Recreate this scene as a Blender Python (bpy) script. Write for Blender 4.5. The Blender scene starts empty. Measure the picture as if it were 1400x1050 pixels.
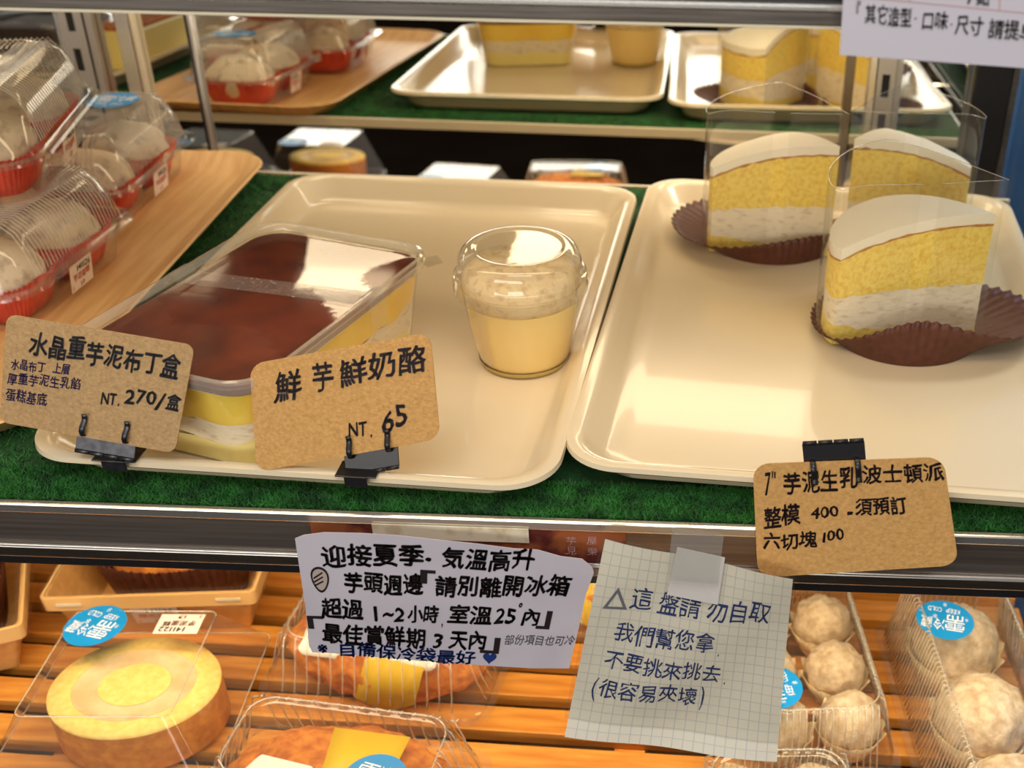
import bpy, math, random
import numpy as np
from mathutils import Vector, Matrix, noise
random.seed(7)
S = bpy.context.scene
COL = S.collection
PI = math.pi

# ------------------------------------------------------------------ camera
cam_d = bpy.data.cameras.new('camera')
cam = bpy.data.objects.new('camera', cam_d); COL.objects.link(cam); S.camera = cam
cam_d.sensor_width = 36.0
cam_d.lens = 1563.5 / 1400 * 36
cam_d.shift_x = -201.2 / 1400
cam_d.shift_y = 53.6 / 1400
cam_d.clip_start = 0.01
PITCH, ROLL, YAW = .5675, .0157, .0594
cp, sp, cy_, sy_ = math.cos(PITCH), math.sin(PITCH), math.cos(YAW), math.sin(YAW)
fwd = Vector((-sy_ * cp, cy_ * cp, -sp)); r0 = Vector((cy_, sy_, 0)); u0 = r0.cross(fwd)
Rv = r0 * math.cos(ROLL) + u0 * math.sin(ROLL); Uv = -r0 * math.sin(ROLL) + u0 * math.cos(ROLL)
Mx = Matrix((Rv, Uv, -fwd)).transposed().to_4x4(); Mx.translation = Vector((.38538, -.43033, .4125))
cam.matrix_world = Mx
cam_d.dof.use_dof = True
cam_d.dof.focus_distance = .70
cam_d.dof.aperture_fstop = 8.0

# ------------------------------------------------------------------ world, lights, exposure
W = bpy.data.worlds.new('world'); S.world = W; W.use_nodes = True
W.node_tree.nodes['Background'].inputs[0].default_value = (.95, .93, .92, 1)
W.node_tree.nodes['Background'].inputs[1].default_value = .30

def area(name, loc, size, sizey, power, color, direction):
    d = bpy.data.lights.new(name, 'AREA'); d.shape = 'RECTANGLE'; d.size = size; d.size_y = sizey
    d.energy = power; d.color = color
    o = bpy.data.objects.new(name, d); COL.objects.link(o); o.location = loc
    o.rotation_euler = Vector(direction).to_track_quat('-Z', 'Y').to_euler()
    return o
WARM = (1.0, .77, .49)
area('case_lamp_back', (.35, .690, .268), .38, .08, .85, WARM, (0, -.15, -1))
area('case_lamp_back', (-.028, .685, .268), .10, .05, .14, WARM, (0, -.15, -1))
area('case_lamp_back', (-.36, .690, .268), .38, .07, .45, WARM, (0, -.15, -1))
area('case_lamp_front', (.20, .16, .268), .85, .03, .75, WARM, (0, .35, -1))
area('lower_lamp', (.22, .17, -.036), .95, .04, 1.9, (1, .80, .53), (0, .25, -1))
area('shop_lamp', (-.2, -1.7, .42), 1.9, .40, 15, (1, .95, .88), (.12, 1, -.2))
area('shop_ceiling_lamp', (.5, -.9, 1.6), 1.4, .7, 17, (.97, .96, 1), (0, .5, -1))
area('partition_fill', (1.0, .70, .8), .3, .3, 7, (.95, .97, 1), (-.1, .5, -1))  # added fill that brightens the blue partition, no lamp of the shop
S.view_settings.view_transform = 'Standard'
S.view_settings.look = 'None'
S.view_settings.exposure = 0.0
S.view_settings.gamma = 1.0
S.view_settings.use_curve_mapping = False
try:
    S.cycles.transparent_max_bounces = 40
    S.cycles.max_bounces = 12
    S.cycles.sample_clamp_indirect = 6.0
except Exception:
    pass

# ------------------------------------------------------------------ helpers
def srgb(r, g, b):
    f = lambda c: (c / 255 / 12.92) if c / 255 <= .04045 else ((c / 255 + .055) / 1.055) ** 2.4
    return (f(r), f(g), f(b), 1)

def mat(name, c, rough=.5, c2=None, scale=60, bump=0, bscale=None, metal=0, spec=.5, sss=0, stretch=None, trans=0, detail=4, lo=.35, hi=.65, coat=0):
    m = bpy.data.materials.new(name); m.use_nodes = True
    nt = m.node_tree; b = nt.nodes['Principled BSDF']
    b.inputs['Base Color'].default_value = c; b.inputs['Roughness'].default_value = rough
    b.inputs['Metallic'].default_value = metal; b.inputs['Specular IOR Level'].default_value = spec
    b.inputs['Transmission Weight'].default_value = trans
    b.inputs['Coat Weight'].default_value = coat
    if sss:
        b.inputs['Subsurface Weight'].default_value = sss
        b.inputs['Subsurface Radius'].default_value = (.01, .007, .004)
        b.inputs['Subsurface Scale'].default_value = 1
    def tex(sc):
        tc = nt.nodes.new('ShaderNodeTexCoord'); mp = nt.nodes.new('ShaderNodeMapping')
        nt.links.new(tc.outputs['Object'], mp.inputs[0])
        if stretch: mp.inputs['Scale'].default_value = stretch
        n = nt.nodes.new('ShaderNodeTexNoise'); n.inputs['Scale'].default_value = sc; n.inputs['Detail'].default_value = detail
        nt.links.new(mp.outputs[0], n.inputs['Vector']); return n
    if c2:
        n = tex(scale); r = nt.nodes.new('ShaderNodeValToRGB')
        r.color_ramp.elements[0].position = lo; r.color_ramp.elements[1].position = hi
        r.color_ramp.elements[0].color = c; r.color_ramp.elements[1].color = c2
        nt.links.new(n.outputs[0], r.inputs[0]); nt.links.new(r.outputs[0], b.inputs['Base Color'])
    if bump:
        n = tex(bscale or scale); bp = nt.nodes.new('ShaderNodeBump'); bp.inputs['Strength'].default_value = bump
        bp.inputs['Distance'].default_value = .001
        nt.links.new(n.outputs[0], bp.inputs['Height']); nt.links.new(bp.outputs[0], b.inputs['Normal'])
    return m

def clear_mat(name, tint=(.95, .95, .93), rough=.05, gain=1.5, haze=.03, hazec=(.9, .88, .82), bump=0, bscale=80):
    m = bpy.data.materials.new(name); m.use_nodes = True; nt = m.node_tree
    nt.nodes.remove(nt.nodes['Principled BSDF']); out = nt.nodes['Material Output']
    t = nt.nodes.new('ShaderNodeBsdfTransparent'); t.inputs[0].default_value = tint + (1,)
    g = nt.nodes.new('ShaderNodeBsdfGlossy'); g.inputs['Roughness'].default_value = rough
    d = nt.nodes.new('ShaderNodeBsdfDiffuse'); d.inputs[0].default_value = hazec + (1,)
    lw = nt.nodes.new('ShaderNodeLayerWeight'); lw.inputs[0].default_value = .5
    pw = nt.nodes.new('ShaderNodeMath'); pw.operation = 'POWER'; pw.inputs[1].default_value = 4.5
    nt.links.new(lw.outputs['Facing'], pw.inputs[0])
    fr = nt.nodes.new('ShaderNodeMath'); fr.operation = 'MULTIPLY_ADD'; fr.inputs[1].default_value = .8; fr.inputs[2].default_value = .035
    nt.links.new(pw.outputs[0], fr.inputs[0])
    mu = nt.nodes.new('ShaderNodeMath'); mu.operation = 'MULTIPLY'; mu.use_clamp = True; mu.inputs[1].default_value = gain
    m1 = nt.nodes.new('ShaderNodeMixShader'); m1.inputs[0].default_value = haze
    m2 = nt.nodes.new('ShaderNodeMixShader')
    nt.links.new(t.outputs[0], m1.inputs[1]); nt.links.new(d.outputs[0], m1.inputs[2])
    nt.links.new(fr.outputs[0], mu.inputs[0]); nt.links.new(mu.outputs[0], m2.inputs[0])
    nt.links.new(m1.outputs[0], m2.inputs[1]); nt.links.new(g.outputs[0], m2.inputs[2])
    nt.links.new(m2.outputs[0], out.inputs[0])
    if bump:
        tc = nt.nodes.new('ShaderNodeTexCoord'); n = nt.nodes.new('ShaderNodeTexNoise'); n.inputs['Scale'].default_value = bscale
        nt.links.new(tc.outputs['Object'], n.inputs['Vector'])
        bp = nt.nodes.new('ShaderNodeBump'); bp.inputs['Strength'].default_value = bump; bp.inputs['Distance'].default_value = .002
        nt.links.new(n.outputs[0], bp.inputs['Height']); nt.links.new(bp.outputs[0], g.inputs['Normal'])
    return m

class MB:
    def __init__(s): s.v = []; s.f = []
    def box(s, x0, x1, y0, y1, z0, z1, M=None):
        b = len(s.v)
        for z in (z0, z1):
            for x, y in ((x0, y0), (x1, y0), (x1, y1), (x0, y1)):
                p = Vector((x, y, z)); s.v.append(tuple(M @ p if M else p))
        s.f += [(b, b+3, b+2, b+1), (b+4, b+5, b+6, b+7)] + [(b+i, b+(i+1) % 4, b+4+(i+1) % 4, b+4+i) for i in range(4)]
        return s
    def loft(s, loops, cap0=False, cap1=False, closed=True):
        b = len(s.v); n = len(loops[0])
        for l in loops: s.v += [tuple(p) for p in l]
        for k in range(len(loops) - 1):
            for i in range(n if closed else n - 1):
                j = (i + 1) % n
                s.f.append((b+k*n+i, b+k*n+j, b+(k+1)*n+j, b+(k+1)*n+i))
        if cap0: s.f.append(tuple(b + i for i in reversed(range(n))))
        if cap1: s.f.append(tuple(b + (len(loops)-1)*n + i for i in range(n)))
        return s
    def tube(s, pts, r, n=8, flat=None):
        loops = []
        pts = [Vector(p) for p in pts]
        for i, p in enumerate(pts):
            t = (pts[min(i+1, len(pts)-1)] - pts[max(i-1, 0)]).normalized()
            a = t.orthogonal() if abs(t.x) > .9 else t.cross(Vector((1, 0, 0)))
            a.normalize(); c = t.cross(a)
            rx, ry = (r, r) if not flat else flat
            loops.append([p + a * rx * math.cos(2*PI*k/n) + c * ry * math.sin(2*PI*k/n) for k in range(n)])
        return s.loft(loops, True, True)
    def lathe(s, prof, n=48, c=(0, 0)):
        return s.loft([[(c[0]+r*math.cos(2*PI*k/n), c[1]+r*math.sin(2*PI*k/n), z) for k in range(n)] for r, z in prof])
    def build(s, name, m, parent=None, smooth=False, angle=None):
        me = bpy.data.meshes.new(name); me.from_pydata(s.v, [], s.f); me.update()
        o = bpy.data.objects.new(name, me); COL.objects.link(o)
        if m: me.materials.append(m)
        if smooth:
            me.polygons.foreach_set('use_smooth', [True] * len(me.polygons))
            if angle is not None:
                me.set_sharp_from_angle(angle=angle)
        if parent: o.parent = parent
        return o

def bev(o, w=.0006, seg=2):
    b = o.modifiers.new('bevel', 'BEVEL'); b.width = w; b.segments = seg; b.limit_method = 'ANGLE'; return o
def solid(o, t=.0006, off=0):
    b = o.modifiers.new('thickness', 'SOLIDIFY'); b.thickness = t; b.offset = off; return o
def tag(o, label, cat, group=None, kind=None):
    if label: o['label'] = label
    if cat: o['category'] = cat
    if group: o['group'] = group
    if kind: o['kind'] = kind
    return o
def thing(name, label, cat, loc=(0, 0, 0), rz=0, group=None):
    o = bpy.data.objects.new(name, None); COL.objects.link(o); o.empty_display_size = .02
    o.location = loc; o.rotation_euler = (0, 0, rz); return tag(o, label, cat, group)
def copy_tree(o, parent=None):
    c = o.copy(); COL.objects.link(c)
    if parent: c.parent = parent
    for ch in list(o.children): copy_tree(ch, c)
    return c
def struct(o): o['kind'] = 'structure'; return o

def rrect(w, d, r, z, n=12, amp=0, pitch=.004, cx=0, cy=0, seg=1):
    """rounded rectangle loop, points evenly placed; amp ripples it outward"""
    r = min(r, w/2-1e-4, d/2-1e-4)
    raw = []
    L = []
    for (sx, sy, a0) in ((1, 1, 0), (-1, 1, 90), (-1, -1, 180), (1, -1, 270)):
        for k in range(n + 1):
            a = math.radians(a0 + 90 * k / n)
            raw.append((sx*(w/2-r) + r*math.cos(a), sy*(d/2-r) + r*math.sin(a), math.cos(a), math.sin(a)))
    if seg > 1:
        out = []
        for i in range(len(raw)):
            p, q = raw[i], raw[(i+1) % len(raw)]
            dd = math.hypot(q[0]-p[0], q[1]-p[1])
            if dd > .01:
                for k in range(seg):
                    t = k/seg; out.append(tuple(p[j]+(q[j]-p[j])*t for j in range(4)))
            else: out.append(p)
        raw = out
    s = 0; pts = []
    for i, p in enumerate(raw):
        if i: s += math.hypot(p[0]-raw[i-1][0], p[1]-raw[i-1][1])
        a = amp * math.sin(2*PI*s/pitch) if amp else 0
        pts.append((cx + p[0] + p[2]*a, cy + p[1] + p[3]*a, z))
    return pts

# glyphs -----------------------------------------------------------
_gl = {}
def glyph(ch, off=.018):
    k = (ch, off)
    if k not in _gl:
        c = bpy.data.curves.new('t', 'FONT'); c.body = ch; c.size = 1; c.resolution_u = 2
        o = bpy.data.objects.new('t', c); me = bpy.data.meshes.new_from_object(o)
        vs = np.array([v.co[:] for v in me.vertices]).reshape(-1, 3)
        fs = [tuple(p.vertices) for p in me.polygons]
        bpy.data.objects.remove(o); bpy.data.curves.remove(c); bpy.data.meshes.remove(me)
        if len(vs): lo, hi = vs.min(0), vs.max(0)
        else: lo = hi = np.zeros(3)
        if off > 0 and len(vs):
            nv = len(vs); V = [vs]; F = list(fs)
            for q, (dx, dy) in enumerate(((1, .3), (-.3, 1), (-1, -.3), (.3, -1))):
                V.append(vs + np.array([dx*off, dy*off, 0])); F += [tuple(i + nv*(q+1) for i in f) for f in fs]
            vs = np.concatenate(V); fs = F
        _gl[k] = (vs, fs, lo, hi)
    return _gl[k]
def lettering(name, P, lines, m, parent, off=.018, jit=.05, wob=.05, label=None, hand=1):
    """lines of (text,u0,v0,u1,v1,h) on the surface P(u,v)->Vector with v downward"""
    mb = MB()
    rnd = random.Random(len(lines) * 31 + len(lines[0][0]))
    for (s, u0, v0, u1, v1, h) in lines:
        cjk = [ord(c) > 0x2000 or c in '△' for c in s]
        wt = [1.0 if k else (.62 if c not in ".,'1:" else .4) for c, k in zip(s, cjk)]
        tot = sum(wt); acc = 0
        for c, w, k in zip(s, wt, cjk):
            t = (acc + w / 2) / tot; acc += w
            if c == ' ': continue
            vs, fs, lo, hi = glyph(c, off)
            if not len(vs): continue
            uc = u0 + (u1-u0)*t; vc = v0 + (v1-v0)*t
            cw = (u1-u0)*w/tot
            if k:
                sx = cw / 1.0; sy = h / .95; ox, oy = .5, .38
                if c in '、。，': ox, oy = .5, .38
            else:
                big = c.isalnum() or c in '~/()%'
                sx = cw / max(.30, (hi-lo)[0] + .08); sy = h / .74; ox, oy = (lo+hi)[0]/2, .36
                if not big: sx = h/.74*.7 * (u1-u0)/max(1e-6, abs(u1-u0)); sx = min(sx, cw*2)
            ang = rnd.uniform(-jit, jit); sh = rnd.uniform(-wob, wob) + .06
            vc += rnd.uniform(-.08, .08) * h
            ca, sa = math.cos(ang), math.sin(ang); b = len(mb.v)
            for v in vs:
                x = (v[0]-ox); y = (v[1]-oy)
                q = Vector((x*2.6 + acc*7, y*2.6, len(s)*3.3)); wx = noise.noise(q)*.075*hand; wy = noise.noise(q + Vector((9, 5, 2)))*.075*hand
                x += wx; y += wy; x += sh*y
                x, y = x*ca - y*sa, x*sa + y*ca
                mb.v.append(tuple(P(uc + x*sx, vc - y*sy)))
            mb.f += [tuple(b+i for i in f) for f in fs]
    o = mb.build(name, m, parent)
    if label: o['label'] = label
    return o
def strokes(name, P, polys, m, parent, label=None):
    mb = MB()
    for pl in polys:
        b = len(mb.v); mb.v += [tuple(P(u, v)) for u, v in pl]; mb.f.append(tuple(range(b, b+len(pl))))
    o = mb.build(name, m, parent)
    if label: o['label'] = label
    return o
def quadP(c, lift=.0004):
    c = [Vector(p) for p in c]
    n = (c[1]-c[0]).cross(c[3]-c[0]).normalized()
    if n.y > 0: n = -n
    def P(u, v, k=1):
        p = (c[0]*(1-u)+c[1]*u)*(1-v) + (c[3]*(1-u)+c[2]*u)*v
        return p + n*lift*k
    P.n = n
    return P

# ------------------------------------------------------------------ materials
M_tray = mat('melamine', srgb(232, 214, 178), .22, spec=.5, coat=.3)
M_metal = mat('brushed_steel', (.55, .52, .48, 1), .28, c2=(.42, .39, .35, 1), scale=30, metal=1, stretch=(1, 40, 40))
M_bright = mat('polished_trim', (.86, .83, .76, 1), .25, metal=.9)
M_dark = mat('dark_metal', (.16, .14, .12, 1), .3, c2=(.26, .23, .20, 1), scale=14, metal=.9, stretch=(1, 30, 60))
M_black = mat('black_plastic', (.012, .011, .012, 1), .3)
M_cream = mat('cream_lip', srgb(225, 212, 180), .4)
M_post = mat('grey_post', (.50, .46, .40, 1), .35, metal=.6)
M_slot = mat('slot_dark', (.01, .008, .006, 1), .7)
M_kraft = mat('kraft_card', srgb(212, 162, 94), .8, c2=srgb(184, 136, 72), scale=420, bump=.5, bscale=600, detail=8, lo=.3, hi=.75)
M_kraftd = mat('kraft_card_grey', srgb(188, 152, 102), .8, c2=srgb(160, 126, 82), scale=420, bump=.5, bscale=600, detail=8, lo=.3, hi=.75)
M_ink = mat('black_ink', (.012, .008, .008, 1), .5)
M_inkb = mat('brown_black_ink', srgb(45, 22, 20), .5)
M_blue = mat('blue_ink', srgb(22, 48, 110), .5)
M_purple = mat('purple_ink', srgb(45, 20, 90), .5)
M_grey_ink = mat('thin_grey_ink', srgb(70, 68, 75), .5)
M_paper = mat('white_paper', srgb(200, 193, 200), .45, c2=srgb(186, 179, 187), scale=14, lo=.4, hi=.7)
M_clear = clear_mat('clear_plastic', tint=(.98, .98, .96), haze=.02, gain=1.2)
M_film = clear_mat('clear_film', tint=(.985, .985, .97), gain=.9, haze=.02)
M_lid = clear_mat('clear_lid', tint=(.98, .98, .96), rough=.03, gain=1.2, haze=.02, bump=.02, bscale=60)
M_ribbed = clear_mat('ribbed_lid', tint=(.985, .98, .965), rough=.08, gain=1.6, haze=.03, hazec=(.9, .86, .76))
M_rib = clear_mat('lid_ribs', tint=(.9, .88, .82), rough=.15, gain=3, haze=.38, hazec=(.92, .88, .78))
M_rib2 = clear_mat('embossed_ribs', tint=(.96, .95, .9), rough=.12, gain=3, haze=.22, hazec=(1, .92, .75))
M_glass = clear_mat('side_glass', tint=(.97, .98, .97), rough=.0, gain=1.0, haze=.0)
M_tape = clear_mat('clear_tape', tint=(.94, .94, .93), rough=.15, gain=1.2, haze=.10, bump=.4, bscale=200)
M_sleeve = clear_mat('plastic_sleeve', tint=(.99, .99, .98), rough=.10, gain=3.2, haze=.02, bump=1.0, bscale=55)
M_turf = mat('turf', (.008, .045, .010, 1), .8, c2=(.012, .085, .016, 1), scale=500)
M_blade = mat('turf_blade', (.008, .070, .008, 1), .6, c2=(.03, .21, .025, 1), scale=60)
M_wood = mat('pale_wood', srgb(232, 190, 126), .42, c2=srgb(214, 164, 100), scale=14, stretch=(10, .8, 4), bump=.1)
M_woodedge = mat('pale_wood_edge', srgb(232, 196, 130), .4)
M_slat = mat('slat_wood', srgb(222, 152, 62), .5, c2=srgb(196, 120, 38), scale=16, stretch=(1, 10, 10))
M_red = mat('red_liner', srgb(222, 62, 28), .5, c2=srgb(200, 45, 20), scale=60)
M_bun = mat('powdered_bun', srgb(232, 214, 184), .9, c2=srgb(136, 108, 84), scale=75, bump=.6, bscale=300, lo=.52, hi=.80, detail=6)
M_sponge = mat('yellow_sponge', srgb(250, 222, 112), .9, c2=srgb(234, 192, 78), scale=260, bump=1.0, bscale=420, sss=.15, lo=.42, hi=.72, detail=6)
M_crust = mat('browned_crust', srgb(178, 112, 44), .8, c2=srgb(205, 150, 70), scale=300, bump=.4)
M_cream_w = mat('whipped_cream', srgb(246, 238, 216), .6, sss=.2, bump=.15, bscale=90)
M_taro = mat('taro_cream', srgb(242, 228, 198), .7, c2=srgb(196, 172, 138), scale=110, bump=.7, bscale=160, lo=.52, hi=.82, stretch=(1, 1, 2.2), detail=7)
M_brown = mat('brown_paper', srgb(92, 46, 28), .5, c2=srgb(76, 36, 22), scale=200)
M_custard = mat('yellow_custard', srgb(255, 218, 84), .35, sss=.2, c2=srgb(250, 206, 66), scale=30)
M_custard_p = mat('pale_custard', srgb(250, 232, 150), .4, sss=.2)
M_caramel = mat('caramel', srgb(122, 52, 24), .08, c2=srgb(84, 30, 14), scale=26, coat=.0, bump=.015, bscale=40, spec=.3)
M_panna = mat('panna_cotta', srgb(252, 218, 138), .4, sss=.25)
M_crumb = mat('taro_paste', srgb(236, 212, 164), .8, c2=srgb(196, 164, 116), scale=170, bump=.7, bscale=260, lo=.5, hi=.8)
M_label = mat('sticker_white', srgb(236, 218, 200), .6)
M_redink = mat('red_ink', srgb(225, 90, 60), .6)
M_sky = mat('sticker_blue', srgb(20, 140, 205), .4)
M_stw = mat('sticker_print', srgb(238, 240, 240), .5)
M_box = mat('kraft_box', srgb(222, 168, 96), .6, c2=srgb(208, 152, 82), scale=120)
M_bread = mat('golden_bread', srgb(214, 132, 44), .8, c2=srgb(176, 92, 26), scale=120, bump=.8, bscale=220)
M_yelpap = mat('yellow_paper', srgb(226, 186, 40), .5)
M_roll = mat('roll_sponge', srgb(248, 212, 120), .8, c2=srgb(238, 196, 96), scale=200, bump=.5)
M_rollcrust = mat('roll_skin', srgb(216, 144, 50), .7, c2=srgb(190, 116, 36), scale=120)
M_choc = mat('chocolate', srgb(48, 24, 16), .35, bump=.3, bscale=60)
M_taroball = mat('taro_floss', srgb(226, 204, 168), .9, c2=srgb(190, 160, 122), scale=130, bump=1, bscale=300, detail=6)
M_maroon = mat('printed_maroon', srgb(92, 36, 34), .35, c2=srgb(150, 84, 48), scale=22, lo=.5, hi=.56)
M_bluewall = mat('blue_wall', srgb(50, 108, 160), .5, c2=srgb(80, 125, 165), scale=2, stretch=(1, 1, 3))
M_mirror = mat('mirror', (.86, .84, .76, 1), .0, metal=1)

# ------------------------------------------------------------------ setting
struct(MB().box(-9, 9, -14, 2.5, -1.02, -1.0).build('floor', mat('shop_floor', (.018, .012, .008, 1), .9, c2=(.024, .016, .011, 1), scale=3, spec=0)))
struct(MB().box(-3, .90, 1.3, 1.34, -1.0, 2.4).build('wall_back', mat('dark_wall', (.06, .045, .04, 1), .7, c2=(.09, .07, .06, 1), scale=4)))
bp_ = thing('blue_partition', 'blue partition beyond the end glass at the right', 'partition', (1.15, .98, -1.0))
MB().box(-.48, .6, 0, .02, 0, 2.0).build('panel', M_bluewall, bp_)
struct(MB().box(1.98, 2.02, -.2, 2.3, -1.0, 2.4).build('wall_right', M_bluewall))

# cabinet base under the slatted deck
cab = thing('cabinet_base', 'steel cabinet base under the wooden slats', 'cabinet', (0, 0, -.32))
MB().box(-.62, .672, .02, .80, -.03, 0).build('deck_plate', M_dark, cab)
MB().box(-.62, .672, .01, .02, -.03, .03).build('front_panel', M_metal, cab)

# back mirror, leaning back a little
TL = -.0371; YM = .7491
mir = thing('back_mirror', 'tall back mirror behind the trays doubling the display', 'mirror', (0, YM, 0)); mir.rotation_euler = (-.0371, 0, 0)
MB().box(-.62, .625, 0, .006, -.31, .195).build('glass', M_mirror, mir)
MB().box(-.62, .625, .0062, .014, -.31, .195).build('backing_board', M_dark, mir)

hp_ = MB().box(-.62, .625, YM + .0085, YM + .016, .197, .42).build('glare_stop_1', mat('glare_stop_panel', (.012, .01, .008, 1), .9, spec=.05)); struct(hp_)  # unseen dark panel, added so the mirror does not double the lamp glare
# uprights, leaning back with the mirror
LEAN = -.0371
def upright(name, label, cat, x, off):
    t = thing(name, label, cat, (x, YM - off, 0)); t.rotation_euler = (LEAN, 0, 0); return t
def standard(x, w, label):
    t = upright('slotted_upright', label, 'upright', x, .0135)
    mb = MB()
    z = -.306
    while z < .30:
        mb.box(-w/2, w/2, -.002, 0, z, z + .017); mb.box(-w/2, -.004, -.002, 0, z+.017, z+.040); mb.box(.004, w/2, -.002, 0, z+.017, z+.040)
        z += .040
    mb.build('face_plate', M_post, t)
    MB().box(-w/2+.001, w/2-.001, .0002, .0125, -.306, .30).build('channel', M_slot, t)
    for s in (-1, 1):
        bev(MB().box(s*(w/2+.004)-.0035, s*(w/2+.004)+.0035, .002, .0125, -.306, .30).build('flange', M_bright if s < 0 else M_post, t))
standard(-.2965, .024, 'left slotted steel upright in front of the back mirror')
standard(.539, .018, 'right slotted steel upright near the dark corner post')
t = upright('bar_or_reflection', 'solid bar in place of a mirror reflection, right of the left slotted upright', 'bar', -.2385, .0105)  # bright mirror reflection of the upright, modelled as a solid pale bar
bev(MB().box(-.014, .0, 0, .010, -.306, .30).build('bar', M_bright, t)); bev(MB().box(.001, .006, .002, .010, -.306, .30).build('edge_strip', M_cream, t))
t = upright('thin_rod', 'thin dark vertical rod rising behind the wooden tray corner', 'rod', -.176, .0032)
MB().tube([(0, 0, -.306), (0, 0, .30)], .0028, 10).build('rod', M_post, t, True)
MB().tube([(-.0035, -.0005, -.306), (-.0035, -.0005, .30)], .0020, 8).build('seal', M_black, t, True)
t = upright('bar_or_reflection', 'bronze upright strip left of the right slotted upright', 'bar', .503, .0085)
bev(MB().box(-.004, .005, 0, .008, -.306, .30).build('bar', mat('bronze', (.20, .15, .09, 1), .4, metal=.6), t))
t = thing('corner_post', 'thick black corner post at the case right end', 'post', (.653, .735, -.31))
bev(MB().box(-.028, .010, -.004, .016, 0, .74).build('post', M_black, t), .002)
MB().box(.0104, .016, -.002, .014, 0, .74).build('edge_strip', M_dark, t)
t = thing('side_glass', 'clear end glass right of the cakes with blue beyond', 'glass panel', (.668, .06, -.31))
MB().box(0, .005, 0, .67, 0, .72).build('pane', M_glass, t)

# middle shelf with rail -----------------------------------------
sh = thing('display_shelf', 'middle metal shelf under the green turf and trays', 'shelf', (0, 0, 0))
MB().loft([[(-.60, .0795, z), (.660, .1165, z), (.660, .645, z), (-.60, .645, z)] for z in (-.008, -.0035)], True, True).build('board', M_metal, sh)
bev(MB().box(-.60, .660, .6455, .650, -.0085, .002).build('back_lip', M_cream, sh))
RA = .0300
Mr = Matrix.Translation((0, .0945, 0)) @ Matrix.Rotation(RA, 4, 'Z')
def rail_part(name, y0, y1, z0, z1, m, w=.0006):
    return bev(MB().box(-.60, .665, y0, y1, z0, z1, Mr).build(name, m, sh), w)
rail_part('top_lip', -.0020, .0028, -.0062, .0008, M_bright, .0012)
rail_part('price_channel', .0005, .003, -.0315, -.0064, mat('channel_steel', (.40, .34, .29, 1), .38, c2=(.26, .21, .18, 1), scale=5, metal=.9, stretch=(1, 20, 60)))
rail_part('lower_lip', -.0022, .003, -.0400, -.0317, M_metal, .001)
rail_part('bottom_edge', -.001, .003, -.0465, -.0402, M_black)
rail_part('channel_bead', -.0014, .0004, -.0325, -.0308, M_bright)

# turf mat
tm = thing('turf_mat', 'green artificial grass mat under the trays', 'grass mat', (0, 0, 0))
MB().loft([[(-.60, .0835, z), (.655, .1205, z), (.655, .6445, z), (-.60, .6445, z)] for z in (-.0033, -.0006)], True, True).build('backing', M_turf, tm)
rng = np.random.default_rng(3)
def blades(n, x0, x1, y0, y1, skew, hgt=.0042):
    x = rng.uniform(x0, x1, n); y = rng.uniform(y0, y1, n) + skew * x
    a = rng.uniform(0, 2*PI, n); L = rng.uniform(.6, 1.2, n)*hgt; w = .00042; le = rng.uniform(.3, 1.3, n)*L
    b = rng.uniform(0, 2*PI, n)
    P = np.zeros((n, 3, 3))
    P[:, 0] = np.stack([x - w*np.cos(a), y - w*np.sin(a), np.full(n, -.0006)], 1)
    P[:, 1] = np.stack([x + w*np.cos(a), y + w*np.sin(a), np.full(n, -.0006)], 1)
    P[:, 2] = np.stack([x + le*np.cos(b), y + le*np.sin(b), L*.55], 1)
    return P.reshape(-1, 3)
B = np.concatenate([blades(60000, -.12, .655, .0985, .132, .030),
                    blades(26000, -.14, .06, .13, .643, 0),
                    blades(16000, -.45, .655, .60, .643, 0),
                    blades(9000, -.46, -.30, .13, .62, 0)])
me = bpy.data.meshes.new('pile'); n = len(B)//3
me.vertices.add(len(B)); me.vertices.foreach_set('co', B.ravel())
me.loops.add(len(B)); me.loops.foreach_set('vertex_index', np.arange(len(B)))
me.polygons.add(n); me.polygons.foreach_set('loop_start', np.arange(0, len(B), 3))
me.update(calc_edges=True); me.materials.append(M_blade)
pile = bpy.data.objects.new('pile', me); COL.objects.link(pile); pile.parent = tm; pile['kind'] = 'stuff'

# upper shelf ----------------------------------------------------
us = thing('upper_shelf', 'metal shelf edge across the top above the trays', 'shelf', (0, 0, 0))
def up(name, y0, y1, z0, z1, m, w=.0006):
    return bev(MB().box(-.60, .665, y0, y1, z0, z1, Mr).build(name, m, us), w)
up('lower_strip', -.0015, .004, .2855, .2868, M_cream, .0003)
up('dark_face', -.001, .004, .2870, .2925, M_dark)
up('bright_bead', -.0025, .004, .2927, .2965, M_bright, .0012)
up('groove', .0003, .004, .2967, .2985, M_black)
up('top_bead', -.001, .006, .2987, .3025, M_bright, .001)
MB().loft([[(-.60, .0825, z), (.660, .1195, z), (.660, .60, z), (-.60, .60, z)] for z in (.2885, .2985)], True, True).build('board', M_metal, us)

# lower deck of wooden slats -------------------------------------
dk = thing('slatted_deck', 'orange wooden slats under the lower packages', 'slatted deck', (0, 0, -.30))
y = .030
sl = None
k = 0
while y < .70:
    if sl is None:
        sl = bev(MB().box(-.60, .662, 0, .0255, .018, .030).build('slat', M_slat, dk), .0008); sl.location = (0, y, 0)
    else:
        c = sl.copy(); COL.objects.link(c); c.parent = dk; c.location = (0, y, 0)
    y += .0382
for x in (-.5, -.1, .33, .64):
    MB().box(x-.012, x+.012, .03, .71, -.0195, .0175).build('bearer', M_slat, dk)

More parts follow.
